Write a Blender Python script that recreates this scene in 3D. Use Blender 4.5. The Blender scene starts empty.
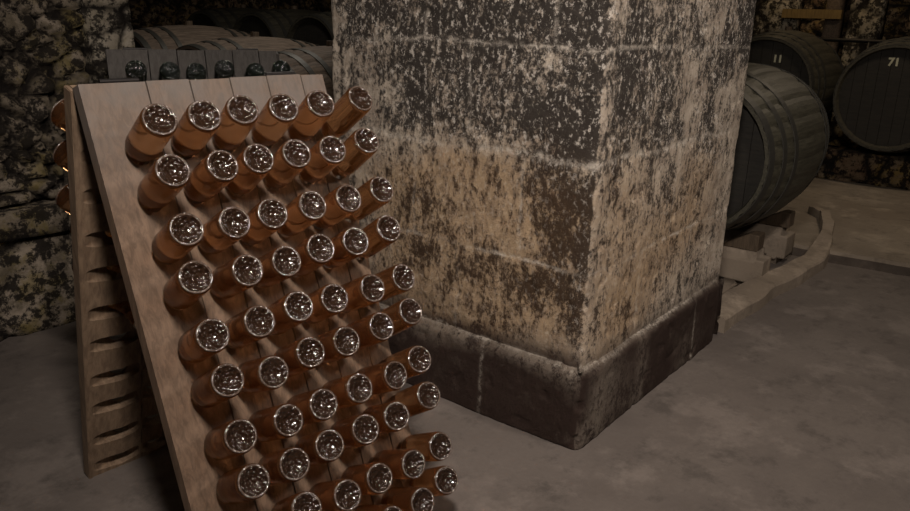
import bpy, bmesh, math, random
import numpy as np
from mathutils import Vector, Matrix, Euler, noise
random.seed(4)
C = bpy.context.scene.collection
PI = math.pi
EYE = Vector((0, 0, 1.5))
# ------------------------------------------------------------------ camera
RT = Vector((0.61892856, -0.78493432, 0.0283823)); UP = Vector((0.21741077, 0.20593004, 0.95410973)); FW = Vector((0.75475824, 0.58435514, -0.29810916))
cam = bpy.data.cameras.new('camera'); co = bpy.data.objects.new('camera', cam); C.objects.link(co)
co.matrix_world = Matrix(((RT.x, UP.x, -FW.x, EYE.x), (RT.y, UP.y, -FW.y, EYE.y), (RT.z, UP.z, -FW.z, EYE.z), (0, 0, 0, 1)))
cam.sensor_width = 36; cam.lens = 767.84 / 910 * 36; cam.clip_start = .05
bpy.context.scene.camera = co
def ray(px, py): return FW + RT * ((px - 455) / 767.84) - UP * ((py - 255.5) / 767.84)
# ------------------------------------------------------------------ material helpers
class N:
    def __init__(s, name):
        s.m = bpy.data.materials.new(name); s.m.use_nodes = True; s.t = s.m.node_tree; s.b = s.t.nodes['Principled BSDF']
        s.tc = s.t.nodes.new('ShaderNodeTexCoord')
    def L(s, a, b): s.t.links.new(a, b)
    def setv(s, sock, v):
        if isinstance(v, bpy.types.NodeSocket): s.L(v, sock)
        elif isinstance(v, (tuple, list)) and len(v) == 3 and sock.type == 'RGBA': sock.default_value = (*v, 1)
        else: sock.default_value = v
    def co(s, scale=(1, 1, 1), kind='Object', rot=(0, 0, 0), loc=(0, 0, 0)):
        mp = s.t.nodes.new('ShaderNodeMapping'); s.L(s.tc.outputs[kind], mp.inputs[0])
        mp.inputs['Scale'].default_value = scale; mp.inputs['Rotation'].default_value = rot; mp.inputs['Location'].default_value = loc
        return mp.outputs[0]
    def noise(s, scale=5, detail=6, rough=.6, vec=None, dist=0):
        n = s.t.nodes.new('ShaderNodeTexNoise'); n.inputs['Scale'].default_value = scale; n.inputs['Detail'].default_value = detail
        n.inputs['Roughness'].default_value = rough; n.inputs['Distortion'].default_value = dist
        s.L(vec if vec is not None else s.co(), n.inputs['Vector']); return n.outputs['Fac']
    def vor(s, scale=5, vec=None, feature='F1', out='Distance', rnd=1):
        n = s.t.nodes.new('ShaderNodeTexVoronoi'); n.feature = feature; n.inputs['Scale'].default_value = scale; n.inputs['Randomness'].default_value = rnd
        s.L(vec if vec is not None else s.co(), n.inputs['Vector']); return n.outputs[out]
    def ramp(s, v, a, b, lo=0., hi=1.):
        n = s.t.nodes.new('ShaderNodeMapRange'); n.interpolation_type = 'SMOOTHSTEP'
        for i, x in enumerate((v, a, b, lo, hi)): s.setv(n.inputs[i], x)
        return n.outputs[0]
    def mix(s, f, a, b, mode='MIX'):
        n = s.t.nodes.new('ShaderNodeMix'); n.data_type = 'RGBA'; n.blend_type = mode
        s.setv(n.inputs[0], f); s.setv(n.inputs[6], a); s.setv(n.inputs[7], b); return n.outputs[2]
    def math(s, op, a, b=0., c=0.):
        n = s.t.nodes.new('ShaderNodeMath'); n.operation = op
        s.setv(n.inputs[0], a); s.setv(n.inputs[1], b); s.setv(n.inputs[2], c); return n.outputs[0]
    def attr(s, name):
        n = s.t.nodes.new('ShaderNodeAttribute'); n.attribute_name = name; return n.outputs['Fac']
    def rnd(s):
        return s.t.nodes.new('ShaderNodeObjectInfo').outputs['Random']
    def bump(s, h, strength=.4, dist=.01):
        n = s.t.nodes.new('ShaderNodeBump'); n.inputs['Strength'].default_value = strength; n.inputs['Distance'].default_value = dist
        s.L(h, n.inputs['Height']); s.L(n.outputs[0], s.b.inputs['Normal'])
    def done(s, col=None, rough=.8, **kw):
        if col is not None: s.setv(s.b.inputs['Base Color'], col)
        s.setv(s.b.inputs['Roughness'], rough)
        for k, v in kw.items(): s.setv(s.b.inputs[k.replace('_', ' ')], v)
        return s.m
# ------------------------------------------------------------------ materials
def mat_pillar():
    n = N('pillar_stone')
    dark, och, jo, red = n.attr('dark'), n.attr('ochre'), n.attr('joint'), n.attr('soot')
    fine = n.noise(62, 8, .8)
    streak = n.noise(34, 8, .75, n.co((1, 1, .5)), .4)
    blotch = n.noise(7, 5, .6)
    big = n.noise(2.2, 4, .6)
    base = n.mix(n.ramp(blotch, .35, .65), (.53, .46, .38), (.35, .29, .235))
    ochc = n.mix(n.ramp(streak, .4, .62), (.43, .305, .185), (.235, .16, .10))
    c = n.mix(n.math('MULTIPLY', och, .85), base, ochc)
    c = n.mix(n.math('MULTIPLY', n.ramp(n.noise(60, 4, .6), .5, .7), .35), c, (.62, .56, .49))
    # mould speckle: cover grows with the stain mask
    s1 = n.math('ADD', n.math('MULTIPLY', fine, .5), n.math('MULTIPLY', streak, .5))
    th = n.math('SUBTRACT', .575, n.math('MULTIPLY', dark, .115))
    th = n.math('SUBTRACT', th, n.math('MULTIPLY', n.math('SUBTRACT', big, .5), .22))
    th = n.math('SUBTRACT', th, n.math('MULTIPLY', n.math('SUBTRACT', n.noise(11, 6, .75, n.co((1, 1, .7), loc=(5, 2, 1))), .5), .42))
    cov = n.ramp(n.math('SUBTRACT', s1, th), -.075, .05)
    c = n.mix(n.math('MULTIPLY', cov, .96), c, n.mix(och, (.030, .026, .024), (.055, .034, .021)))
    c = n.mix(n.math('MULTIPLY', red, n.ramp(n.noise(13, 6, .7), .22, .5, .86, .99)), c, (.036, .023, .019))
    fl = n.math('MULTIPLY', n.ramp(n.noise(48, 8, .8, n.co((1, 1, .8), loc=(2, 9, 4))), .54, .60), n.math('MULTIPLY', n.ramp(dark, .3, .8, .25, .85), n.math('SUBTRACT', 1., n.math('MULTIPLY', och, .75))))
    fl = n.math('MULTIPLY', fl, n.math('SUBTRACT', 1., red))
    c = n.mix(fl, c, (.68, .63, .57))
    jm = n.math('MULTIPLY', jo, n.ramp(n.noise(20, 8, .9), .44, .57, .0, 1.))
    c = n.mix(n.math('MULTIPLY', jm, .8), c, (.70, .64, .56))
    n.bump(n.math('ADD', fine, n.math('MULTIPLY', streak, .8)), .85, .014)
    return n.done(c, .95, Specular_IOR_Level=.12)
def mat_rubble(name='rubble_stone', tint=(.33, .28, .225), tint2=(.12, .10, .072), moss=(.18, .14, .03), mossy=.5):
    n = N(name)
    gap, tone = n.attr('gap'), n.attr('tone')
    a = n.noise(9, 8, .7, None, .4)
    c = n.mix(n.ramp(a, .38, .62), tint2, tint)
    c = n.mix(n.math('MULTIPLY', tone, .75), c, tint2)
    c = n.mix(n.math('MULTIPLY', n.ramp(n.noise(5, 6, .7, n.co(loc=(3, 1, 2))), .5, .62), mossy), c, moss)
    c = n.mix(n.ramp(n.noise(14, 7, .75, n.co(loc=(7, 1, 5))), .455, .54, 0., .94), c, (.012, .010, .009))
    c = n.mix(gap, c, (.012, .010, .009))
    n.bump(n.noise(24, 8, .7), .9, .02)
    return n.done(c, .95, Specular_IOR_Level=.15)
def mat_floor(name, a, b, rough=.6):
    n = N(name)
    big = n.noise(1.1, 5, .6); mid = n.noise(6, 7, .7); fi = n.noise(60, 4, .6)
    c = n.mix(n.ramp(big, .35, .65), a, b)
    c = n.mix(n.ramp(mid, .5, .68, 0., .5), c, tuple(x * .45 for x in a))
    c = n.mix(n.ramp(n.noise(3, 6, .7, n.co(loc=(4, 4, 0))), .5, .66, 0., .55), c, tuple(min(1, x * 1.5) for x in b))
    c = n.mix(n.math('MULTIPLY', fi, .25), c, (.04, .035, .03))
    n.bump(n.math('ADD', mid, n.math('MULTIPLY', fi, .3)), .35, .012)
    return n.done(c, n.ramp(mid, .3, .7, rough - .12, rough + .15), Specular_IOR_Level=.3)
def mat_wood(name, light, dark, grain=(9, 9, 1.1), rough=.7, knots=.5, mapk='Object', top_light=None):
    n = N(name)
    g = n.noise(7, 8, .7, n.co(grain, mapk), .6); f = n.noise(38, 5, .7, n.co((grain[0] / 9, grain[1] / 9, grain[2] / 12), mapk))
    c = n.mix(n.ramp(g, .32, .68), dark, light)
    c = n.mix(n.ramp(f, .55, .75, 0., knots), c, tuple(x * .4 for x in dark))
    c = n.mix(n.math('MULTIPLY', n.rnd(), .25), c, tuple(x * .7 for x in light))
    if top_light:
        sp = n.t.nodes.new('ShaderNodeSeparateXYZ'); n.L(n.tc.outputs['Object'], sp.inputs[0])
        c = n.mix(n.math('MULTIPLY', n.ramp(sp.outputs[2], top_light[0], top_light[1]), n.ramp(n.noise(6, 6, .7), .3, .6, .35, .8)), c, (.135, .122, .114))  # cool light on the upper board, painted in as a grey fade
    n.bump(n.math('ADD', g, f), .35, .004)
    return n.done(c, rough)
def simple(name, col, rough=.5, metal=0., **kw):
    n = N(name); f = n.noise(30, 5, .6)
    c = n.mix(f, col, tuple(x * .6 for x in col)); n.bump(f, .15, .002)
    return n.done(c, rough, Metallic=metal, **kw)
def mat_wine():
    n = N('rose_wine_in_glass')
    a = n.noise(9, 3, .5)
    n.done((1, 1, 1), n.ramp(a, .3, .7, .04, .10), Transmission_Weight=1., IOR=1.30)
    n.setv(n.b.inputs['Base Color'], n.mix(n.rnd(), (.90, .56, .31), (.84, .46, .22)))
    t = n.t.nodes.new('ShaderNodeBsdfTranslucent'); t.inputs[0].default_value = (.66, .31, .10, 1)
    d = n.t.nodes.new('ShaderNodeBsdfDiffuse'); d.inputs[0].default_value = (.15, .08, .042, 1)
    m1 = n.t.nodes.new('ShaderNodeMixShader'); m1.inputs[0].default_value = .45; n.L(t.outputs[0], m1.inputs[1]); n.L(d.outputs[0], m1.inputs[2])
    m2 = n.t.nodes.new('ShaderNodeMixShader'); m2.inputs[0].default_value = .28; n.L(n.b.outputs[0], m2.inputs[1]); n.L(m1.outputs[0], m2.inputs[2])
    n.L(m2.outputs[0], n.t.nodes['Material Output'].inputs['Surface'])
    return n.m
def mat_punt(name, col):
    n = N(name)
    v = n.vor(95); f = n.noise(60, 3, .6)
    n.bump(n.math('ADD', v, f), 1., .006)
    return n.done(n.mix(f, col, tuple(x * .45 for x in col)), .13, IOR=1.6, Coat_Weight=.3, Coat_Roughness=.05, Coat_IOR=1.6)
def mat_rim(name, col):
    n = N(name); f = n.vor(260)
    n.bump(f, .8, .003)
    return n.done(n.mix(f, col, tuple(x * .5 for x in col)), .2, IOR=1.9, Coat_Weight=1., Coat_Roughness=.08)
M = {}
M['pillar'] = mat_pillar()
M['rubble'] = mat_rubble()
M['rubble_far'] = mat_rubble('far_stone', (.30, .24, .16), (.13, .085, .055), (.26, .18, .04), .55)
M['plaster'] = mat_rubble('worn_plaster', (.42, .38, .32), (.25, .22, .17), (.2, .17, .07), .3)
M['floor'] = mat_floor('concrete_floor', (.125, .107, .098), (.170, .147, .133))
M['slab'] = mat_floor('raised_slab', (.20, .165, .13), (.26, .22, .175), .7)
M['riser_shade'] = mat_floor('shaded_riser', (.06, .048, .04), (.10, .08, .065), .9)  # darker tone painting shade onto the raised slab's riser
M['kerb'] = mat_floor('kerb_mortar', (.25, .205, .16), (.33, .275, .22), .8)
M['board'] = mat_wood('rack_board', (.195, .128, .085), (.092, .058, .037), knots=.6, top_light=(.95, 1.3))
M['board_back'] = mat_wood('rack_board_inside', (.25, .175, .115), (.13, .085, .055), knots=.6)
M['board_grey'] = mat_wood('old_grey_board', (.075, .068, .062), (.04, .034, .03), knots=.6)
M['stave'] = mat_wood('barrel_stave', (.075, .07, .048), (.027, .025, .017), (1.1, 9, 9), .6)
M['stave_rust'] = mat_wood('dusty_stave', (.16, .12, .088), (.06, .043, .031), (1.1, 9, 9), .8)
M['stave_dark'] = mat_wood('dark_stave', (.06, .054, .036), (.026, .023, .016), (1.1, 9, 9), .7)
M['head'] = mat_wood('barrel_head', (.022, .019, .014), (.010, .009, .007), (4, 1.2, 9), .7)
M['hoop'] = simple('iron_hoop', (.06, .058, .05), .55, .4)
M['iron'] = simple('iron_rail', (.03, .027, .027), .5, .6)
M['chock'] = mat_wood('chock_wood', (.12, .085, .055), (.05, .035, .022))
M['ochre_wood'] = mat_wood('ochre_wood', (.20, .13, .04), (.11, .07, .02))
M['chalk'] = simple('white_paint', (.55, .55, .42), .9)
M['wine'] = mat_wine()
M['punt'] = mat_punt('punt_glass', (.032, .016, .009))
M['rim'] = mat_rim('glass_rim', (.13, .09, .07))
M['green'] = simple('dark_green_glass', (.006, .009, .006), .12, 0., Coat_Weight=1.)
M['punt_g'] = mat_punt('dark_punt_glass', (.006, .009, .006))
M['cap'] = simple('crown_cap', (.55, .52, .48), .3, .9)
M['ceil'] = simple('ceiling_plaster', (.10, .085, .07), .95)
# ------------------------------------------------------------------ object helpers
def tag(o, label=None, cat=None, group=None, kind=None):
    if label: o['label'] = label
    if cat: o['category'] = cat
    if group: o['group'] = group
    if kind: o['kind'] = kind
    return o
def link(name, me, mats, parent=None, smooth=False):
    o = bpy.data.objects.new(name, me); C.objects.link(o)
    for m in (mats if isinstance(mats, (list, tuple)) else [mats]): me.materials.append(m)
    if smooth: me.polygons.foreach_set('use_smooth', [True] * len(me.polygons))
    if parent: o.parent = parent
    return o
def mesh(name, vs, fs, mats, parent=None, smooth=False):
    me = bpy.data.meshes.new(name); me.from_pydata([tuple(v) for v in vs], [], fs); me.update()
    return link(name, me, mats, parent, smooth)
def from_bm(name, bm, mats, parent=None, smooth=False):
    bmesh.ops.recalc_face_normals(bm, faces=bm.faces)
    me = bpy.data.meshes.new(name); bm.to_mesh(me); bm.free()
    return link(name, me, mats, parent, smooth)
def empty(name, loc=(0, 0, 0), rot=None):
    o = bpy.data.objects.new(name, None); o.empty_display_size = .1; C.objects.link(o); o.location = loc
    if rot is not None: o.rotation_mode = 'QUATERNION'; o.rotation_quaternion = rot
    return o
def copy_tree(o, parent=None):
    c = o.copy(); C.objects.link(c); c.parent = parent
    for ch in list(o.children): copy_tree(ch, c)
    return c
def block_bm(x0, x1, y0, y1, z0, z1, cuts=3, rough=.006, bev=.012, seed=0, bm=None):
    """a worn block: bevelled, subdivided and roughened box"""
    b = bmesh.new(); r = bmesh.ops.create_cube(b, size=1)
    bmesh.ops.scale(b, vec=(x1 - x0, y1 - y0, z1 - z0), verts=b.verts); bmesh.ops.translate(b, vec=((x0 + x1) / 2, (y0 + y1) / 2, (z0 + z1) / 2), verts=b.verts)
    if cuts: bmesh.ops.subdivide_edges(b, edges=b.edges[:], cuts=cuts, use_grid_fill=True)
    if bev: 
        es = [e for e in b.edges if len(e.link_faces) == 2 and e.link_faces[0].normal.dot(e.link_faces[1].normal) < .5]
        b.normal_update(); es = [e for e in b.edges if len(e.link_faces) == 2 and e.link_faces[0].normal.dot(e.link_faces[1].normal) < .5]
        bmesh.ops.bevel(b, geom=es, offset=bev, segments=2, affect='EDGES')
    if rough:
        for v in b.verts:
            v.co += noise.noise_vector(v.co * 6 + Vector((seed, seed, 0))) * rough
    return b
def tube(bm, a, b, r, n=12):
    a, b = Vector(a), Vector(b); d = (b - a); q = d.to_track_quat('Z', 'Y').to_matrix()
    ra = [bm.verts.new(a + q @ Vector((r * math.cos(2 * PI * i / n), r * math.sin(2 * PI * i / n), 0))) for i in range(n)]
    rb = [bm.verts.new(b + q @ Vector((r * math.cos(2 * PI * i / n), r * math.sin(2 * PI * i / n), 0))) for i in range(n)]
    for i in range(n): bm.faces.new((ra[i], ra[(i + 1) % n], rb[(i + 1) % n], rb[i]))
    bm.faces.new(ra[::-1]); bm.faces.new(rb)
def lathe(profile, n=40, wob=None):
    """profile: (radius, z) from axis point to axis point"""
    vs, fs, rings = [], [], []
    for k, (r, z) in enumerate(profile):
        if r < 1e-6: rings.append([len(vs)]); vs.append((0, 0, z))
        else:
            rings.append(list(range(len(vs), len(vs) + n)))
            for i in range(n):
                a = 2 * PI * i / n; rr = r + (wob(k, i) if wob else 0); vs.append((rr * math.cos(a), rr * math.sin(a), z))
    for A, B in zip(rings, rings[1:]):
        for i in range(n):
            j = (i + 1) % n
            if len(A) == 1: fs.append((A[0], B[j], B[i]))
            elif len(B) == 1: fs.append((A[i], A[j], B[0]))
            else: fs.append((A[i], A[j], B[j], B[i]))
    return vs, fs
# ------------------------------------------------------------------ stone relief: a grid on a box side, displaced
def relief(name, org, du, dv, nrm, W, H, step, fn, thick, mat, kind='structure'):
    """wall of real thickness; fn(u,v)->(displacement, {attr:value})"""
    org, du, dv, nrm = map(Vector, (org, du, dv, nrm))
    nu, nv = max(2, int(W / step)), max(2, int(H / step)); vs = []; A = {}
    for j in range(nv + 1):
        for i in range(nu + 1):
            u, v = W * i / nu, H * j / nv; d, at = fn(u, v)
            vs.append(org + du * u + dv * v + nrm * d)
            for k, x in at.items(): A.setdefault(k, []).append(x)
    fs = [(j * (nu + 1) + i, j * (nu + 1) + i + 1, (j + 1) * (nu + 1) + i + 1, (j + 1) * (nu + 1) + i) for j in range(nv) for i in range(nu)]
    b = len(vs)
    per = [i for i in range(nu + 1)] + [j * (nu + 1) + nu for j in range(1, nv + 1)] + [nv * (nu + 1) + i for i in range(nu - 1, -1, -1)] + [j * (nu + 1) for j in range(nv - 1, 0, -1)]
    for k, p in enumerate(per): 
        i, j = p % (nu + 1), p // (nu + 1)
        vs.append(org + du * (W * i / nu) + dv * (H * j / nv) - nrm * thick)
        for a in A: A[a].append(A[a][p])
    n = len(per)
    for k in range(n): fs.append((per[(k + 1) % n], per[k], b + k, b + (k + 1) % n))
    fs.append(tuple(b + k for k in range(n))[::-1])
    o = mesh(name, vs, fs, mat, None, False)
    for a, vals in A.items():
        at = o.data.attributes.new(a, 'FLOAT', 'POINT'); at.data.foreach_set('value', vals)
    bm = bmesh.new(); bm.from_mesh(o.data); bmesh.ops.recalc_face_normals(bm, faces=bm.faces); bm.to_mesh(o.data); bm.free()
    o.data.polygons.foreach_set('use_smooth', [True] * len(o.data.polygons))
    if kind: o['kind'] = kind
    return o
def sm(a, b, x):
    t = max(0, min(1, (x - a) / (b - a))); return t * t * (3 - 2 * t)
# ------------------------------------------------------------------ the pillar: one block-built body and its plinth
PX, PY, PW, PD = 2.25, 1.16, 1.39, 1.27
def px_to_face(face, px, py):
    k = ray(px, py)
    if face == 'L': p = k * (PX / k.x); return p.y, p.z + 1.5
    p = k * (PY / k.y); return p.x, p.z + 1.5
# stains seen on the stone: (px, py, radius_h m, radius_v m, amount)
DL = [(360, 15, .16, .14, .55), (430, 12, .3, .10, .75), (500, 25, .15, .12, .9), (560, 12, .2, .08, .8), (600, 20, .08, .14, .6), (545, 38, .2, .03, .5),
      (470, 90, .22, .14, .75), (420, 100, .10, .14, .7), (540, 100, .18, .12, .8), (585, 110, .08, .2, .95), (500, 130, .3, .05, .45), (600, 60, .04, .08, .8), (400, 60, .1, .05, .7), (450, 60, .2, .06, .5),
      (563, 215, .13, .17, 1.15), (590, 240, .06, .14, .6), (558, 290, .13, .06, .8), (520, 290, .10, .06, .4), (340, 120, .1, .1, .1), (420, 200, .06, .08, .5), (580, 320, .05, .1, .5),
      (425, 250, .08, .05, .4), (385, 190, .05, .05, .3)]
OL = [(480, 200, .35, .18, 1.), (430, 230, .3, .16, 1.), (500, 280, .4, .15, .9), (420, 290, .3, .2, 1.), (400, 180, .25, .12, .6), (560, 220, .2, .2, .7), (550, 320, .2, .12, .5), (460, 320, .4, .1, .7), (470, 160, .2, .05, .5)]
DR = [(640, 80, .14, .14, .65), (625, 110, .06, .25, .7), (665, 110, .10, .14, .6), (710, 110, .12, .18, .85), (690, 30, .16, .10, .75), (725, 55, .18, .10, .7), (665, 130, .2, .04, .5), (715, 145, .14, .08, .7), (672, 200, .06, .10, .45),
      (745, 20, .2, .14, .7), (610, 30, .05, .1, .4), (655, 240, .10, .05, .35), (625, 300, .05, .04, .25), (700, 200, .06, .1, .3), (610, 180, .04, .15, .3), (640, 20, .1, .1, .5)]
OR_ = [(620, 200, .25, .2, .6), (640, 260, .4, .2, .75), (620, 320, .3, .15, .85), (690, 220, .3, .2, .7), (700, 170, .2, .1, .5)]
def blobs(face, lst):
    out = []
    for px, py, rh, rv, a in lst:
        h, v = px_to_face(face, px, py); out.append((h, v, rh, rv, a))
    return out
def field(bl, h, v):
    s = 0
    for a, b, rh, rv, am in bl:
        e = ((h - a) / rh) ** 2 + ((v - b) / rv) ** 2
        if e < 6: s += am * math.exp(-e)
    return s
BL = {'L': (blobs('L', DL), blobs('L', OL)), 'R': (blobs('R', DR), blobs('R', OR_))}
# joints on the faces: horizontal course heights, and (position, z0, z1) uprights
HZ = [.31, .66, 1.045, 1.41, 1.8, 2.2, 2.6, 3.0]
VL = [(1.575, -.05, .31), (2.1, -.05, .31), (1.73, .31, .66), (2.08, .31, .66), (1.445, .66, 1.045), (1.95, .66, 1.045), (1.70, .99, 1.41), (2.2, 1.045, 1.41), (1.35, 1.41, 1.8), (1.9, 1.41, 1.8)]
VR = [(3.28, -.05, .31), (2.67, .31, .66), (3.17, .31, .66), (2.93, .66, 1.045), (3.42, .66, 1.045), (2.75, 1.045, 1.41), (3.28, 1.045, 1.41), (2.5, 1.41, 1.8), (3.0, 1.41, 1.8)]
def jointval(face, h, z):
    w = noise.noise(Vector((h * 3, z * 3, 1 if face == 'L' else 9))) * .018 + noise.noise(Vector((h * 17, z * 17, 5))) * .006
    d = 9
    for q in HZ: d = min(d, abs(z - q + w))
    dv = 9
    for hh, a, b in (VL if face == 'L' else VR):
        if a < z < b: dv = min(dv, abs(h - hh + w * .7))
    return d, dv
def pillar_pt(face, h, z):
    d, dv = jointval(face, h, z)
    p = Vector((h, z, 0 if face == 'L' else 7))
    brk = .4 + .6 * sm(-.25, .3, noise.noise(p * 3.1))
    jh = math.exp(-(d / (.006 + .006 * math.exp(-((z - 1.045) / .05) ** 2))) ** 2) * brk; jv = math.exp(-(dv / .0065) ** 2) * brk * .6
    bl = BL[face]
    low = noise.noise(p * 2.3) * .010 + noise.noise(p * 9) * .0045 + noise.noise(p * 28) * .0022
    pit = sm(.30, .55, noise.noise(p * 14 + Vector((3, 3, 3)))) * .007
    dk = field(bl[0], h, z); oc = min(1, field(bl[1], h, z))
    if z > 1.5: dk += .4 * sm(1.5, 1.7, z)
    up = sm(1.0, 1.2, z)
    disp = low - pit - (.004 * jh if d > dv else .003 * jh) - .003 * jv
    return disp, min(1.3, dk + .24 + .1 * up), oc, min(1, max(jh * (1 if z < 1.2 or z > 1.38 else .9), jv))
def build_pillar():
    # body and plinth are one standing thing of the setting; each is a mesh made of a dense ring of columns
    def shell(name, x0, y0, x1, y1, z0, z1, plinth):
        st = .0075
        path = []  # (x,y,face,h,nx,ny)
        def seg(ax, ay, bx, by, face, n, nx, ny):
            for i in range(n):
                t = i / n; x, y = ax + (bx - ax) * t, ay + (by - ay) * t
                path.append((x, y, face, x if face == 'R' else y, nx, ny))
        ny_ = int((y1 - y0) / st); nx_ = int((x1 - x0) / st)
        seg(x0, y1, x0, y0, 'L', ny_, -1, 0); seg(x0, y0, x1, y0, 'R', nx_, 0, -1)
        seg(x1, y0, x1, y1, 'B', 12, 1, 0); seg(x1, y1, x0, y1, 'B', 12, 0, 1)
        zf = [z0 + (min(z1, 1.72) - z0) * i / int((min(z1, 1.72) - z0) / st) for i in range(int((min(z1, 1.72) - z0) / st) + 1)]
        if z1 > 1.72: zf += [1.72 + (z1 - 1.72) * i / 30 for i in range(1, 31)]
        vs = []; A = {'dark': [], 'ochre': [], 'joint': [], 'soot': []}; n = len(path)
        for z in zf:
            for (x, y, face, h, nx, ny) in path:
                if face == 'B': d, dk, oc, j = 0, .5, .3, 0
                else: d, dk, oc, j = pillar_pt(face, h, z)
                # round and chip the arrises
                e = 0; ex = ey = 0
                if face != 'B' or True:
                    for cx, cy, sx, sy in ((x0, y0, 1, 1), (x1, y0, -1, 1), (x0, y1, 1, -1)):
                        dd = math.hypot(x - cx, y - cy)
                        if dd < .05:
                            chip = .012 + .014 * max(0, noise.noise(Vector((cx, cy, z * 5)))) + .014 * sm(.15, .5, noise.noise(Vector((cx, cy, z * 14))))
                            k_ = chip * (1 - dd / .05) ** 2; ex, ey = sx * k_ * .7, sy * k_ * .7; d *= dd / .05
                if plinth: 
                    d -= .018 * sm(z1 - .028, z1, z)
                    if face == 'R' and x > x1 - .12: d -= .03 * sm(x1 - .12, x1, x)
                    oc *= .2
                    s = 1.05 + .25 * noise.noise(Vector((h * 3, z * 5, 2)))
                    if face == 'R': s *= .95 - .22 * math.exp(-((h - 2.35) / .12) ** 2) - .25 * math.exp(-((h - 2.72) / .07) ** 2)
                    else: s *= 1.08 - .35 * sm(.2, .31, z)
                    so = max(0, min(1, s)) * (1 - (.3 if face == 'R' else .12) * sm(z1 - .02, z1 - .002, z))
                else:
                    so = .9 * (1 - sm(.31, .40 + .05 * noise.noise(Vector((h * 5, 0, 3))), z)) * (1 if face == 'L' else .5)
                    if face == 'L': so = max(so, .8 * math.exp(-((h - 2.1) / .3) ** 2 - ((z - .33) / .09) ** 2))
                ox = d * nx + ex; oy = d * ny + ey
                vs.append((x + ox, y + oy, z))
                A['dark'].append(dk); A['ochre'].append(oc); A['joint'].append(j); A['soot'].append(max(0, so))
        fs = []
        for k in range(len(zf) - 1):
            for i in range(n):
                j = (i + 1) % n; fs.append((k * n + i, k * n + j, (k + 1) * n + j, (k + 1) * n + i))
        top = len(vs) - n
        for i in range(n):
            x, y, z = vs[top + i]; cx = min(max(x, x0 + .08), x1 - .08); cy = min(max(y, y0 + .08), y1 - .08)
            vs.append((cx, cy, z + (.004 if plinth else 0)))
            for k in A: A[k].append(A[k][top + i])
        for i in range(n): j = (i + 1) % n; fs.append((top + i, top + j, top + n + j, top + n + i))
        fs.append(tuple(range(n))[::-1])
        o = mesh(name, vs, fs, M['pillar'], None, True)
        for a, vals in A.items(): o.data.attributes.new(a, 'FLOAT', 'POINT').data.foreach_set('value', vals)
        o.data.polygons[-1].use_smooth = False; o.data.polygons[-2].use_smooth = False
        return o
    body = shell('masonry_shaft', PX, PY, PX + PW, PY + PD, .285, 3.4, False)
    pl = shell('plinth', PX - .03, PY - .025, PX + PW + .03, PY + PD + .03, 0, .31, True)
    root = empty('stone_pillar', (PX + PW / 2, PY + PD / 2, 0))
    for o in (body, pl):
        o.parent = root; o.matrix_parent_inverse = Matrix.Translation(-root.location)
    pl['label'] = 'soot-blackened stone plinth'
    tag(root, 'thick square block-built stone pillar, mottled with mould, standing on the cellar floor', 'pillar')
build_pillar()
# ------------------------------------------------------------------ floor, walls, ceiling
def slab(name, x0, x1, y0, y1, z0, z1, mat, kind='structure'):
    bm = bmesh.new(); bmesh.ops.create_cube(bm, size=1)
    bmesh.ops.scale(bm, vec=(x1 - x0, y1 - y0, z1 - z0), verts=bm.verts); bmesh.ops.translate(bm, vec=((x0 + x1) / 2, (y0 + y1) / 2, (z0 + z1) / 2), verts=bm.verts)
    o = from_bm(name, bm, mat); o['kind'] = kind; return o
slab('floor', -2.5, 10.3, -3.0, 10.2, -.15, 0, M['floor'])
slab('ceiling', -2.5, 10.6, -3.0, 10.2, 3.4, 3.55, M['ceil'])
# the raised slab beyond, with a worn uneven edge
def raised():
    bm = bmesh.new(); n = 60; a = []; b = []; a0 = []; b0 = []
    for i in range(n + 1):
        y = -3 + 5.2 * i / n; x = 5.42 + .05 * noise.noise(Vector((y * 1.3, 0, 0))) + .015 * noise.noise(Vector((y * 7, 0, 0)))
        a.append(bm.verts.new((x + .05, y, .07))); a0.append(bm.verts.new((x, y, 0))); b.append(bm.verts.new((10.25, y, .07)))
    m = [bm.verts.new((v.co.x - .02, v.co.y, .05)) for v in a]
    for i in range(n):
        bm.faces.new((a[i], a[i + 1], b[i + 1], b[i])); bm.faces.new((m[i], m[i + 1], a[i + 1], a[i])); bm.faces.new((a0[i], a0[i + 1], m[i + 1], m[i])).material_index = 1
    o = from_bm('trim_1', bm, [M['slab'], M['riser_shade']]); o['kind'] = 'structure'
raised()
def rubble_fn(scale, relief_h, seed, course=1.5, base=None):
    def fn(u, v):
        w = noise.noise_vector(Vector((u * 2.2, v * 2.2, seed))) * .10
        p = Vector(((u + w.x) * scale, (v + w.y) * scale * course, seed * 3.1))
        dist, pts = noise.voronoi(p); g = dist[1] - dist[0]
        tone = (math.sin(pts[0].x * 12.9 + pts[0].y * 78.2) * 43758.5) % 1
        d = relief_h * sm(0, .25, g) + relief_h * .5 * (tone - .5) + noise.noise(Vector((u * 9, v * 9, seed))) * relief_h * .3 + noise.noise(Vector((u * 30, v * 30, seed))) * relief_h * .12
        return d, {'gap': 1 - sm(.02, .14, g), 'tone': tone}
    return fn
WY = 3.72
relief('wall_left', (-2.5, WY, .62), (1, 0, 0), (0, 0, 1), (0, -1, 0), 4.55, 2.78, .016, rubble_fn(8.5, .055, 2, 1.35), .5, M['rubble'])
relief('trim_2', (-2.5, WY - .05, 0), (1, 0, 0), (0, 0, 1), (0, -1, 0), 4.62, .48, .025, rubble_fn(2.1, .045, 5, 1.0), .5, M['rubble'])
relief('trim_3', (-2.5, WY - .10, .47), (1, 0, 0), (0, 0, 1), (0, -1, 0), 4.62, .13, .02, rubble_fn(1.6, .02, 8, 1.), .55, M['rubble'])
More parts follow.
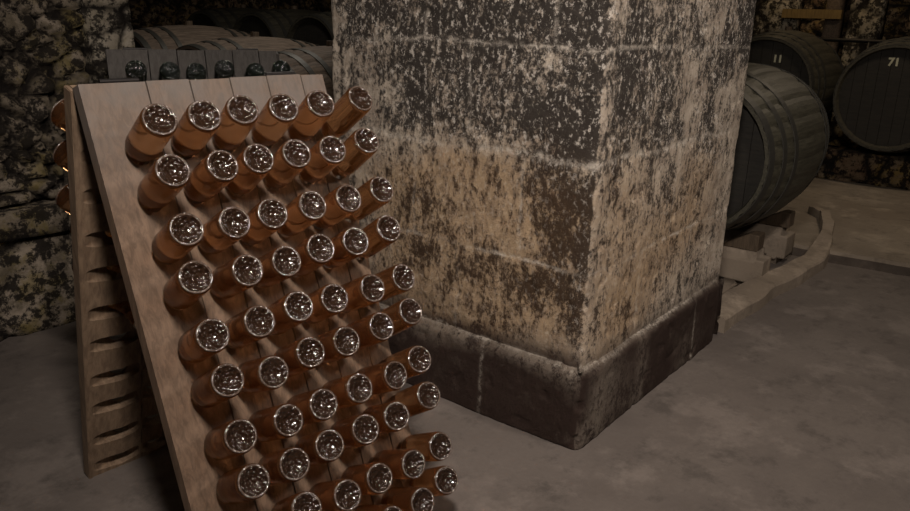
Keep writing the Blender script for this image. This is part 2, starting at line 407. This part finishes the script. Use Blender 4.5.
relief('trim_4', (1.86, WY - .10, .6), (1, 0, 0), (0, 0, 1), (0, -1, 0), .21, 2.8, .015, rubble_fn(6, .02, 11, 1.), .3, M['plaster'])
relief('wall_back', (10.3, 10.2, 0), (0, -1, 0), (0, 0, 1), (-1, 0, 0), 13.2, 3.4, .05, rubble_fn(2.6, .10, 21, 1.6), .3, M['rubble_far'])
relief('wall_side', (10.3, 10.0, 0), (-1, 0, 0), (0, 0, 1), (0, -1, 0), 12.8, 3.4, .06, rubble_fn(2.6, .09, 31, 1.6), .3, M['rubble_far'])
# a rubble pier and a niche head on the far wall
relief('wall_front', (-2.5, -3.0, 0), (1, 0, 0), (0, 0, 1), (0, 1, 0), 12.8, 3.4, .25, rubble_fn(2.6, .06, 41, 1.6), .2, M['rubble_far'])
relief('wall_right', (-2.5, 10.2, 0), (0, -1, 0), (0, 0, 1), (1, 0, 0), 13.2, 3.4, .25, rubble_fn(2.6, .06, 51, 1.6), .2, M['rubble_far'])
# ------------------------------------------------------------------ riddling rack
PITCH, G1, G2 = .121, .11847, .13644
TILT = .3535; TOPZ = 1.3163; RW = .735; RL = 1.403
def rowv(i): return .17 + (i // 2) * (G1 + G2) + (i % 2) * G1
def colx(j): return .108 + PITCH * j
def plank_mesh(x0, x1, cx, L, T, shift, seed):
    """plank in panel coords (x, v, w): w=0 outer face, w=T inner; ten slanting holes, wide slots inside"""
    NS = 32; vs = []; fs = []
    bounds = [0.0]
    for i in range(9): bounds.append((rowv(i) + rowv(i + 1)) / 2)
    bounds.append(L)
    def perim(a, b, w):
        hw0, hw1 = x0 - cx, x1 - cx; c = rowv(k); out = []
        for s in range(NS):
            t = 2 * PI * s / NS; dx, dy = math.cos(t), math.sin(t)
            m = max(abs(dx), abs(dy)); dx, dy = dx / m, dy / m
            X = dx * (hw1 if dx > 0 else -hw0); Y = dy * ((b - c) if dy > 0 else (c - a))
            out.append((cx + X, c + Y, w))
        return out
    for k in range(10):
        a, b = bounds[k], bounds[k + 1]; c = rowv(k)
        rings = []
        for (w, kind) in ((0, 'p'), (0, 'f'), (.006, 'f2'), (T * (.22 if shift < 0 else .55), 'm'), (T * (.5 if shift < 0 else .8), 'q'), (T, 's'), (T, 'p')):
            if kind == 'p': pts = perim(a, b, w)
            else:
                pts = []
                for s in range(NS):
                    t = 2 * PI * s / NS; ct, st_ = math.cos(t), math.sin(t)
                    if kind == 'f': X, Y = .0335 * ct, .0365 * st_
                    elif kind == 'f2': X, Y = .0310 * ct, .0340 * st_
                    elif kind == 'm': X, Y = .0310 * ct, .031 * st_ + .004
                    elif kind == 'q': X, Y = (math.copysign(abs(ct) ** .4, ct) * .056, st_ * .026 + .008) if shift < 0 else (.034 * ct, .030 * st_ + .005)
                    else:
                        X = math.copysign(abs(ct) ** .35, ct) * .060; Y = math.copysign(abs(st_) ** .6, st_) * (.025 if shift < 0 else .026) + .006 + .004 * math.cos(X * 60)
                        lim = .0585
                        X = max(-lim, min(lim, X))
                        if shift < 0 and X < -.02 and cx - x0 > .08: X = -.02 + (X + .02) * (cx - x0 - .026) / .0405
                    pts.append((cx + X + shift * w * .15, c + Y + w * .19, w))
            base = len(vs); vs += pts; rings.append(base)
        for r0, r1 in zip(rings, rings[1:]):
            for s in range(NS):
                t = (s + 1) % NS; fs.append((r0 + s, r0 + t, r1 + t, r1 + s))
    # plank sides
    for (xa) in (x0, x1):
        b0 = len(vs); vs += [(xa, 0, 0), (xa, L, 0), (xa, L, T), (xa, 0, T)]; fs.append((b0, b0 + 1, b0 + 2, b0 + 3))
    for va in (0, L):
        b0 = len(vs); vs += [(x0, va, 0), (x1, va, 0), (x1, va, T), (x0, va, T)]; fs.append((b0, b0 + 1, b0 + 2, b0 + 3))
    return vs, fs
def panel(root, tilt, back, y_off, skew, mat):
    ct, st_ = math.cos(tilt), math.sin(tilt)
    sgn = 1 if back else -1
    dn = Vector((0, sgn * st_, -ct)); inn = Vector((0, -sgn * ct, -st_))      # down the board; towards the inside
    if skew:
        ux = Vector((1, 0, 0)); dn = dn + ux * skew
    else: ux = Vector((1, 0, 0))
    o0 = Vector((.012 if back else 0, y_off, TOPZ - (.006 if back else 0))); L = RL if not back else (TOPZ - .012) / -dn.z
    seams = [0] + [colx(j) + PITCH / 2 for j in range(5)] + [RW]
    for j in range(6):
        g = .0022
        x0, x1 = seams[j] + (g if j else 0), seams[j + 1] - (g if j < 5 else 0)
        top = random.uniform(-.005, .005) if not back else 0
        vs, fs = plank_mesh(x0, x1, colx(j), L - .004, .036, -1 if back else 1, j)
        W = [o0 + ux * p[0] + dn * (p[1] + (top if p[1] < 1e-6 else 0)) + inn * (p[2]) for p in vs]
        o = mesh('plank', W, fs, mat, root)
        bm = bmesh.new(); bm.from_mesh(o.data); bmesh.ops.remove_doubles(bm, verts=bm.verts, dist=1e-5); bmesh.ops.recalc_face_normals(bm, faces=bm.faces); bm.to_mesh(o.data); bm.free()
    def board(name, xa, xb, va, vb, wa, wb):
        bm = block_bm(xa, xb, va, vb, wa, wb, 0, 0, .002)
        for v in bm.verts: v.co = o0 + ux * v.co.x + dn * v.co.y + inn * v.co.z
        return from_bm(name, bm, mat, root)
    if back:
        board('side_rail', -.014, -.001, .0, L - .004, -.002, .040)
        board('side_rail', RW + .001, RW + .014, .0, L - .004, -.002, .040)
    else:
        board('batten', .04, RW - .04, .035, .085, .037, .052)
    return o0, ux, dn, inn
def make_rack(loc, rz):
    root = empty('riddling_rack', loc); root.rotation_euler = (0, 0, rz)
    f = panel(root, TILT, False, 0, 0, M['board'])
    b = panel(root, math.radians(17.1), True, .078, .056, M['board_back'])
    # hinge straps joining the two boards at the top
    for x in (.12, .61):
        bm = bmesh.new(); tube(bm, (x - .05, .043, TOPZ + .003), (x + .05, .043, TOPZ + .003), .006)
        from_bm('hinge', bm, M['iron'], root)
    return root, f, b
R1LOC = (0.90942542, 1.85024799, 0); R1Z = -0.0593287
rack, F1, B1 = make_rack(R1LOC, R1Z)
tag(rack, 'weathered A-frame wooden riddling rack full of rosé bottles, beside the stone pillar', 'bottle rack', 'wooden riddling racks')
rack2 = copy_tree(rack)
for c in rack2.children: c.data = c.data.copy(); c.data.materials[0] = M['board_grey'] if c.name.startswith(('plank', 'side', 'batten')) else M['iron']
# ------------------------------------------------------------------ bottles
def make_bottle(wine=True):
    root = empty('sparkling_wine_bottle')
    if wine: root['label'] = 'x'
    prof = [(0, .022), (.020, .017), (.033, .006), (.0385, .0035), (.0415, .007), (.0425, .013), (.0425, .145)]
    for t in np.linspace(.1, 1, 9):
        k = (1 - math.cos(PI * t)) / 2; prof.append((.0425 + (.0150 - .0425) * k, .145 + .085 * t))
    prof += [(.0142, .262), (.0155, .270), (.0155, .276), (.0142, .278), (.0142, .288), (0, .288)]
    vs, fs = lathe(prof, 40)
    mesh('glass_body', vs, fs, M['wine'] if wine else M['green'], root, True)
    # punt: the hollow dome in the base, just outside the wine
    pp = [(0, .0155), (.006, .0148), (.012, .0125), (.019, .0095), (.026, .0055), (.031, .0020), (.0335, .0005)]
    pp = [(r, z - .002) for r, z in pp][::-1]
    pv, pf = lathe([(.0345, .0025)] + pp[:-1] + [(0, pp[-1][1])], 36, lambda k, i: (.0006 * math.sin(i * 1.7 + k * 2.1) if 1 < k < 6 else 0))
    mesh('punt', pv, pf, M['punt'] if wine else M['punt_g'], root, True)
    # knurled bearing ring round the punt
    rr = []; n = 60; vs = []; fs = []
    for i in range(n):
        a = 2 * PI * i / n; k = .0026 + (.0006 if i % 2 else 0)
        for s in range(8):
            b = 2 * PI * s / 8; r = .0368 + k * math.cos(b); vs.append((r * math.cos(a), r * math.sin(a), .0014 + k * .9 * math.sin(b)))
    for i in range(n):
        for s in range(8):
            fs.append((i * 8 + s, ((i + 1) % n) * 8 + s, ((i + 1) % n) * 8 + (s + 1) % 8, i * 8 + (s + 1) % 8))
    mesh('base_ring', vs, fs, M['rim'] if wine else M['punt_g'], root, True)
    vs, fs = lathe([(0, .2995), (.0150, .2990), (.0162, .2965), (.0168, .2885), (0, .2883)], 24)
    mesh('crown_cap', vs, fs, M['cap'], root, True)
    return root
proto = make_bottle(True); used = [False]
ORD = ['top', 'second', 'third', 'fourth', 'fifth', 'sixth', 'seventh', 'eighth', 'ninth', 'tenth']
CN = ['first', 'second', 'third', 'fourth', 'fifth', 'last']
BPX = [[(160,119),(205,115),(243,109),(284,107),(321,103),(361,98)],
[(173,170),(223,165),(259,158),(297,153),(333,149),(367,140)],
[(187,229),(235,222),(273,213),(313,205),(349,198),(382,189)],
[(196,277),(248,270),(287,261),(321,248),(356,241),(389,228)],
[(213,335),(260,321),(299,306),(335,298),(373,288),(404,277)],
[(228,380),(274,372),(311,352),(347,341),(382,326),(411,311)],
[(241,436),(289,420),(324,404),(360,388),(396,375),(420,359)],
[(254,481),(295,464),(330,445),(366,429),(397,416),(429,395)],
[None,(307,508),(348,495),(380,478),(414,464),(441,446)],
[None,None,(361,540),(393,521),(423,502),(447,480)]]
RM = Matrix.Translation(R1LOC) @ Matrix.Rotation(R1Z, 4, 'Z')
def hole_pt(frame, i, j, RMx, w=.0, back=False):
    o0, ux, dn, inn = frame
    return RMx @ (o0 + ux * colx(j) + dn * (rowv(i) + .19 * w) + inn * w)
o0, ux, dn, inn = F1
pn = (RM.to_3x3() @ inn).normalized()
D0 = Vector((0.18896328, 0.83759416, -0.51257087)).normalized()
base0 = RM @ (o0 + ux * colx(0) + dn * rowv(0)) - D0 * .187
def place(proto, P, d, label=None, group=None, cat='bottle'):
    if proto.get('used'):
        b = copy_tree(proto)
    else: b = proto; proto['used'] = 1
    q = Vector(d).to_track_quat('Z', 'Y') @ Euler((0, 0, random.uniform(0, 6.28))).to_quaternion()
    b.rotation_mode = 'QUATERNION'; b.rotation_quaternion = q; b.location = P
    tag(b, label, cat, group); return b
allb = []
for i, row in enumerate(BPX):
    for j, p in enumerate(row):
        if p is None: continue
        k = ray(*p); t = (base0 - EYE).dot(pn) / k.dot(pn); P = EYE + k * t
        H = hole_pt(F1, i, j, RM, .012)
        d = (H - P).normalized()
        end = [', at the left edge', '', '', '', '', ', at the right edge beside the pillar'][j]
        colw = ['first', 'second', 'third', 'fourth', 'fifth', 'sixth'][j]
        lab = 'rosé bottle, base out, on rack front, %s row from top, %s from left' % (ORD[i], colw)
        if i == 0: lab = 'rosé bottle, base out, on rack front, topmost row, %s from left' % colw
        allb.append(place(proto, P, d, lab, 'rosé bottles on the front of the near rack'))
# the few bottles on the rear board, bodies sticking out towards the rubble wall
def rear_place(i, j, lab, grp, pr):
    o0, ux, dn, inn = B1
    H = hole_pt(B1, i, j, RM, .012)
    R3 = RM.to_3x3(); d = (R3 @ (inn * .975 + dn * .19 + ux * (.36 if i < 3 else .1))).normalized()
    place(pr, H - d * .187, d, lab, grp)
for i in range(5):
    rear_place(i, 0, 'rosé bottle sticking out behind the near rack at its left edge, %s row from top' % ORD[i].replace('top', 'first'), 'rosé bottles on the rear of the near rack', proto)
# second rack, dark bottles
gproto = make_bottle(False)
A2, B2 = Vector((1.76, 3.30, 0)), Vector((2.44, 2.97, 0))
r2z = math.atan2(B2.y - A2.y, B2.x - A2.x)
rack2.location = A2; rack2.rotation_euler = (0, 0, r2z)
tag(rack2, 'dark grey riddling rack with green bottles, standing behind the near rack', 'bottle rack', 'wooden riddling racks')
RM2 = Matrix.Translation(A2) @ Matrix.Rotation(r2z, 4, 'Z')
for i in range(1):
    for j in range(6):
        H = hole_pt(F1, i, j, RM2, .012); R3 = RM2.to_3x3()
        d = (R3 @ (inn * .972 + dn * (.19 + random.uniform(-.05, .05)) + ux * random.uniform(-.05, .1))).normalized()
        place(gproto, H - d * .187, d, 'dark green bottle on the rack behind, %s row, %s from left' % (['top', 'second'][i], ['first', 'second', 'third', 'fourth', 'fifth', 'sixth'][j]), 'dark green bottles on the rear rack')
# ------------------------------------------------------------------ barrels (axis = local X, front head at x = 0)
def make_barrel(rh, rb, L, mat, nst=26, mark=None, lit=False):
    root = empty('wine_barrel')
    def rad(x): t = 2 * x / L - 1; return rh + (rb - rh) * (1 - t * t)
    n = nst * 4; xs = [L * k / 24 for k in range(25)]; vs = []; fs = []
    def ring(x, r, groove=True):
        b = len(vs)
        for i in range(n):
            a = 2 * PI * i / n; g = -.006 if (i % 4 == 0 and groove) else (0.0 if i % 4 != 2 else .0015)
            vs.append((x, (r + g) * math.cos(a), (r + g) * math.sin(a)))
        return b
    rings = [ring(.05, rh - .035, False), ring(.0, rh - .022, False)] + [ring(x, rad(x)) for x in xs] + [ring(L, rh - .022, False), ring(L - .05, rh - .035, False)]
    for a, b in zip(rings, rings[1:]):
        for i in range(n): j = (i + 1) % n; fs.append((a + i, a + j, b + j, b + i))
    o = mesh('staves', vs, fs, mat, root)
    for x, nm in ((.05, 'barrel_head'), (L - .05, 'barrel_head')):
        bm = bmesh.new(); s = 1 if x < L / 2 else -1; r = rh - .034
        # nine boards with small grooves
        K = 9
        for k in range(K):
            y0, y1 = -r + 2 * r * k / K + .0015, -r + 2 * r * (k + 1) / K - .0015; pts = []
            for q in range(9): y = y0 + (y1 - y0) * q / 8; pts.append((y, math.sqrt(max(0, r * r - y * y))))
            loop = [(y, z) for y, z in pts] + [(y, -z) for y, z in pts[::-1]]
            loop = [p for q, p in enumerate(loop) if q == 0 or (abs(p[0] - loop[q - 1][0]) + abs(p[1] - loop[q - 1][1]) > 1e-5)]
            f1 = [bm.verts.new((x, y, z)) for y, z in loop]; f2 = [bm.verts.new((x + s * .025, y, z)) for y, z in loop]
            bm.faces.new(f1); bm.faces.new(f2[::-1])
            for q in range(len(f1)): w = (q + 1) % len(f1); bm.faces.new((f1[q], f1[w], f2[w], f2[q]))
        from_bm(nm, bm, M['head'], root)
    for x in (.025, .16, .30, L - .30, L - .16, L - .025):
        w = .05 if x in (.025, L - .025) else .042; vs = []; fs = []; n2 = 72
        for (xx, off) in ((x - w / 2, .0), (x - w / 2, .005), (x + w / 2, .005), (x + w / 2, .0)):
            xc = max(0, min(L, xx))
            for i in range(n2): a = 2 * PI * i / n2; vs.append((xx, (rad(xc) + off) * math.cos(a), (rad(xc) + off) * math.sin(a)))
        for k in range(4):
            for i in range(n2): j = (i + 1) % n2; fs.append((k * n2 + i, k * n2 + j, ((k + 1) % 4) * n2 + j, ((k + 1) % 4) * n2 + i))
        mesh('hoop', vs, fs, M['hoop'], root, False)
    bm = bmesh.new(); tube(bm, (L / 2, 0, rb - .01), (L / 2, 0, rb + .035), .035); from_bm('bung', bm, M['chock'], root)
    if mark:
        cu = bpy.data.curves.new('painted_number', 'FONT'); cu.body = mark[0]; cu.size = mark[1]; cu.align_x = 'CENTER'; cu.extrude = .0015; cu.offset = .004
        tmp = bpy.data.objects.new('t', cu); C.objects.link(tmp)
        me = bpy.data.meshes.new_from_object(tmp.evaluated_get(bpy.context.evaluated_depsgraph_get())); bpy.data.objects.remove(tmp)
        t = link('painted_number', me, M['chalk'], root)
        t.matrix_local = Matrix.Translation((.0475, -mark[3], mark[2])) @ Matrix(((0, 0, -1, 0), (-1, 0, 0, 0), (0, 1, 0, 0), (0, 0, 0, 1)))
        t['label'] = 'white painted number'
    return root
# near barrel behind the pillar
b1 = make_barrel(.42, .495, 1.24, M['stave'], 26)
b1.location = (4.16, 1.58, .785)
tag(b1, 'big greenish black barrel lying just behind the stone pillar', 'barrel')
b2 = make_barrel(.475, .545, 1.30, M['stave_dark'], 28, ('11', .095, .245, .11)); b2.location = (8.0, 2.42, .91)
tag(b2, 'dark barrel painted 11 on its head, behind the nearest barrel', 'barrel', 'dark barrels by the far wall')
b3 = make_barrel(.465, .535, 1.30, M['stave_dark'], 28, ('71', .095, .285, -.03)); b3.location = (7.9, 1.25, .90)
tag(b3, 'dark barrel with white numerals on its head, at the right edge', 'barrel', 'dark barrels by the far wall')
# left barrels with dusty tops, side by side
LB = [((3.36, 4.28, .775), 'dusty brown barrel nearest the riddling racks, left of the pillar'),
      ((3.52, 5.36, .80), 'dusty brown barrel, second back from the racks, left of the pillar'),
      ((3.62, 6.44, .86), 'dusty barrel with only a strip of top showing, third back from the racks')]
pb = make_barrel(.42, .49, 1.25, M['stave_rust'], 24)
for k, (l, lab) in enumerate(LB):
    o = pb if k == 0 else copy_tree(pb); o.location = l; tag(o, lab, 'barrel', 'dusty barrels behind the racks')
pd = make_barrel(.40, .46, 1.25, M['stave_dark'], 24)
DB = [((5.60, 8.25, 1.06), 'black barrel in the farthest left row, leftmost of three'), ((5.58, 7.27, 1.06), 'black barrel in the farthest left row, middle of three'), ((5.56, 6.29, 1.06), 'black barrel in the farthest left row, nearest the pillar')]
for k, (l, lab) in enumerate(DB):
    o = pd if k == 0 else copy_tree(pd); o.location = l; tag(o, lab, 'barrel', 'black barrels in the far left row')
# ------------------------------------------------------------------ bearers, chocks and kerbs
def bearer(name, x0, x1, y0, y1, z0, z1, lab, mat, grp=None, bev=.03, cat='barrel support'):
    bm = block_bm(x0, x1, y0, y1, z0, z1, 3, .004, bev, seed=x0 * 3 + y0)
    o = from_bm(name, bm, mat, None, True)
    tag(o, lab, cat, grp); return o
def set_origin(o):
    c = sum((Vector(b) for b in o.bound_box), Vector()) / 8; c.z = min(b[2] for b in o.bound_box)
    o.data.transform(Matrix.Translation(-c)); o.location = c
G = 'stone bearers under the nearest barrel'
bearer('stone_bearer', 4.45, 4.70, 1.20, 2.3, .0, .22, 'pale low stone bearer with rounded end, nearer one under the nearest barrel', M['kerb'], G, .045)
bearer('stone_bearer', 5.06, 5.34, 1.24, 2.3, .0, .24, 'darker low stone bearer, farther one under the nearest barrel', M['kerb'], G, .045)
def chock(loc, s, h, lab, grp):
    bm = bmesh.new(); a = [(0, 0), (.2 * s, 0), (.2 * s, h), (.14 * s, h), (0, .02)]
    f = [bm.verts.new((-.06, y, z)) for y, z in a]; g = [bm.verts.new((.06, y, z)) for y, z in a]
    bm.faces.new(f); bm.faces.new(g[::-1])
    for i in range(5): j = (i + 1) % 5; bm.faces.new((f[i], f[j], g[j], g[i]))
    bmesh.ops.recalc_face_normals(bm, faces=bm.faces)
    bmesh.ops.bevel(bm, geom=bm.edges[:], offset=.006, segments=1, affect='EDGES')
    o = from_bm('barrel_chock', bm, M['chock']); o.location = loc; tag(o, lab, 'wedge', grp)
cg = 'wooden wedges under the nearest barrel'
for x, z, w in ((4.575, .22, 'nearer'), (5.20, .24, 'farther')):
    for s, sd, in ((-1, 'right'), (1, 'left')):
        chock((x, 1.58 + s * .13, z), s, .10, 'dark wooden wedge on the %s stone bearer, %s side of the nearest barrel' % (w, sd), cg)
# low mortar kerb that follows the bearers and curls round the far end
def kerb():
    path = [(3.70, 1.20), (4.0, 1.19), (4.4, 1.17), (4.8, 1.11), (5.2, 1.08), (5.6, 1.11), (6.0, 1.19), (6.35, 1.30), (6.5, 1.42)]
    pts = []
    for a, b in zip(path, path[1:]):
        for k in range(8): pts.append((Vector(a).lerp(Vector(b), k / 8)))
    pts.append(Vector(path[-1])); bm = bmesh.new(); prev = None
    prof = [(-.075, 0), (-.074, .06), (-.066, .07), (.066, .074), (.074, .065), (.078, 0)]
    for i, p in enumerate(pts):
        t = (pts[min(i + 2, len(pts) - 1)] - pts[max(i - 2, 0)]).normalized(); nn = Vector((t.y, -t.x))
        sc = (1 + .25 * noise.noise(Vector((i * .13, 0, 4)))) * (1 - .5 * sm(4.6, 6.2, p.x))
        ring = []
        for a, h in prof:
            q = Vector((p.x - nn.x * a * sc, p.y - nn.y * a * sc, h * (1 + .2 * noise.noise(Vector((i * .21, a * 5, 2)))) * (1.1 + .75 * sm(5.2, 5.7, p.x))))
            ring.append(bm.verts.new(q))
        if prev:
            for k in range(len(prof) - 1): bm.faces.new((prev[k], prev[k + 1], ring[k + 1], ring[k]))
            bm.faces.new((prev[0], ring[0], ring[-1], prev[-1]))
        else: bm.faces.new(ring)
        prev = ring
    bm.faces.new(prev[::-1])
    o = from_bm('mortar_kerb', bm, M['kerb']); tag(o, 'low pale mortar kerb curving round the stone bearers beside the pillar', 'kerb')
kerb()
# mortar bed inside the kerb
bearer('mortar_bed', 3.80, 4.40, 1.29, 2.3, 0, .07, 'flat mortar bed between pillar and nearest bearer inside the kerb', M['kerb'], None, .02, 'mortar bed')
# low rubble walls carrying the far barrels
def rubble_block(name, x0, x1, y0, y1, z0, z1, lab, mat, grp=None):
    o = relief(name, (x0, y1, z0), (0, -1, 0), (0, 0, 1), (-1, 0, 0), y1 - y0, z1 - z0, .02, rubble_fn(3.6, .035, x0 * 1.7, 1.2), x1 - x0, mat, None)
    tag(o, lab, 'barrel support', grp); return o
rubble_block('rubble_bearer', 8.15, 8.45, -.4, 3.2, .07, .36, 'yellowish rubble bearer under the front of the two far right barrels', M['rubble_far'], 'rubble bearers under far right barrels')
rubble_block('rubble_bearer', 8.85, 9.15, -.4, 3.2, .07, .36, 'hidden rubble bearer under the back of the two far right barrels', M['rubble_far'], 'rubble bearers under far right barrels')
for k, (l, lab) in enumerate(LB):
    for x, w in ((.35, 'front'), (.9, 'back')):
        bearer('stone_bearer', l[0] + x - .12, l[0] + x + .12, l[1] - .45, l[1] + .45, 0, l[2] - .477, 'stone bearer, %s one under the %s dusty barrel' % (w, ['first', 'second', 'third'][k]), M['kerb'], 'stone bearers under dusty barrels', .02)
for x, w in ((.35, 'front'), (.9, 'back')):
    for k, (l, lab) in enumerate(DB):
        bearer('stone_bearer', l[0] + x - .12, l[0] + x + .12, l[1] - .45, l[1] + .45, 0, l[2] - .447, 'stone bearer, %s one under the %s black barrel' % (w, ['leftmost', 'middle', 'nearest'][k]), M['kerb'], 'stone bearers under black barrels', .02)
for k, (px, wd, mt) in enumerate(((868, .34, 'plaster'), (778, .5, 'plaster'), (835, .16, 'stave_rust'))):
    q = ray(px, 10) * (10.05 / ray(px, 10).x)
    relief('trim_%d' % (5 + k), (9.98, q.y + wd / 2, 0), (0, -1, 0), (0, 0, 1), (-1, 0, 0), wd, 3.4, .04, rubble_fn(3, .03, 60 + k, .7), .25, M[mt])
q = ray(812, 14) * (10.0 / ray(812, 14).x)
slab('trim_8', 9.86, 9.94, q.y - .35, q.y + .3, q.z + 1.5 - .05, q.z + 1.5 + .05, M['ochre_wood'])
# iron rail and the iron rail in front of it
bm = bmesh.new(); tube(bm, (9.75, -1.0, 1.36), (9.75, 4.2, 1.36), .022)
ra = from_bm('rail_bar', bm, M['iron'], None, True)
rr = empty('iron_rail', (9.75, 1.6, 0)); ra.parent = rr; ra.matrix_parent_inverse = Matrix.Translation((-9.75, -1.6, 0))
for y in (-.95, 1.85, 4.15):
    bm = bmesh.new(); tube(bm, (9.75, y, .0), (9.75, y, 1.36), .02); q = from_bm('rail_post', bm, M['iron'], rr, True); q.matrix_parent_inverse = Matrix.Translation((-9.75, -1.6, 0))
tag(rr, 'thin dark iron rail running in front of the far barrels', 'rail')
# ------------------------------------------------------------------ light
w = bpy.data.worlds.new('w'); bpy.context.scene.world = w; w.use_nodes = True
w.node_tree.nodes['Background'].inputs[0].default_value = (.5, .55, .7, 1); w.node_tree.nodes['Background'].inputs[1].default_value = .02
def area(name, loc, target, size, power, col, sy=None, spread=PI):
    l = bpy.data.lights.new(name, 'AREA'); l.energy = power; l.color = col; l.size = size; l.spread = spread
    if sy: l.shape = 'RECTANGLE'; l.size_y = sy
    o = bpy.data.objects.new(name, l); C.objects.link(o); o.location = loc
    o.rotation_euler = (Vector(target) - Vector(loc)).to_track_quat('-Z', 'Y').to_euler(); return o
area('ceiling_lamp', (.22, .12, 2.75), (2.1, 1.45, .85), .28, 50, (1, .88, .78), None, math.radians(110))
area('ceiling_lamp', (2.6, -1.6, 3.2), (2.7, 1.2, .7), .35, 24, (1, .86, .74), None, math.radians(110))
area('ceiling_lamp', (6.9, .6, 3.2), (7.2, .8, 0), .4, 30, (1, .80, .58))
area('ceiling_lamp', (9.2, 2.6, 3.1), (10.3, 2.2, 1.6), .3, 12, (1, .72, .4))
area('ceiling_lamp', (4.4, 4.9, 3.2), (4.0, 4.9, .8), .4, 24, (1, .90, .78))
area('ceiling_lamp', (.75, 2.75, 3.1), (1.3, 2.0, .9), .25, 2, (1, .88, .7))
sc = bpy.context.scene
sc.view_settings.view_transform = 'Standard'; sc.view_settings.look = 'None'; sc.view_settings.gamma = 1; sc.view_settings.use_curve_mapping = False
sc.view_settings.exposure = -.5
sc.cycles.use_denoising = True; sc.cycles.max_bounces = 10; sc.cycles.transmission_bounces = 10
bpy.context.view_layer.update()
for k in proto.keys():
    pass
for o in sc.objects:
    if 'used' in o: del o['used']
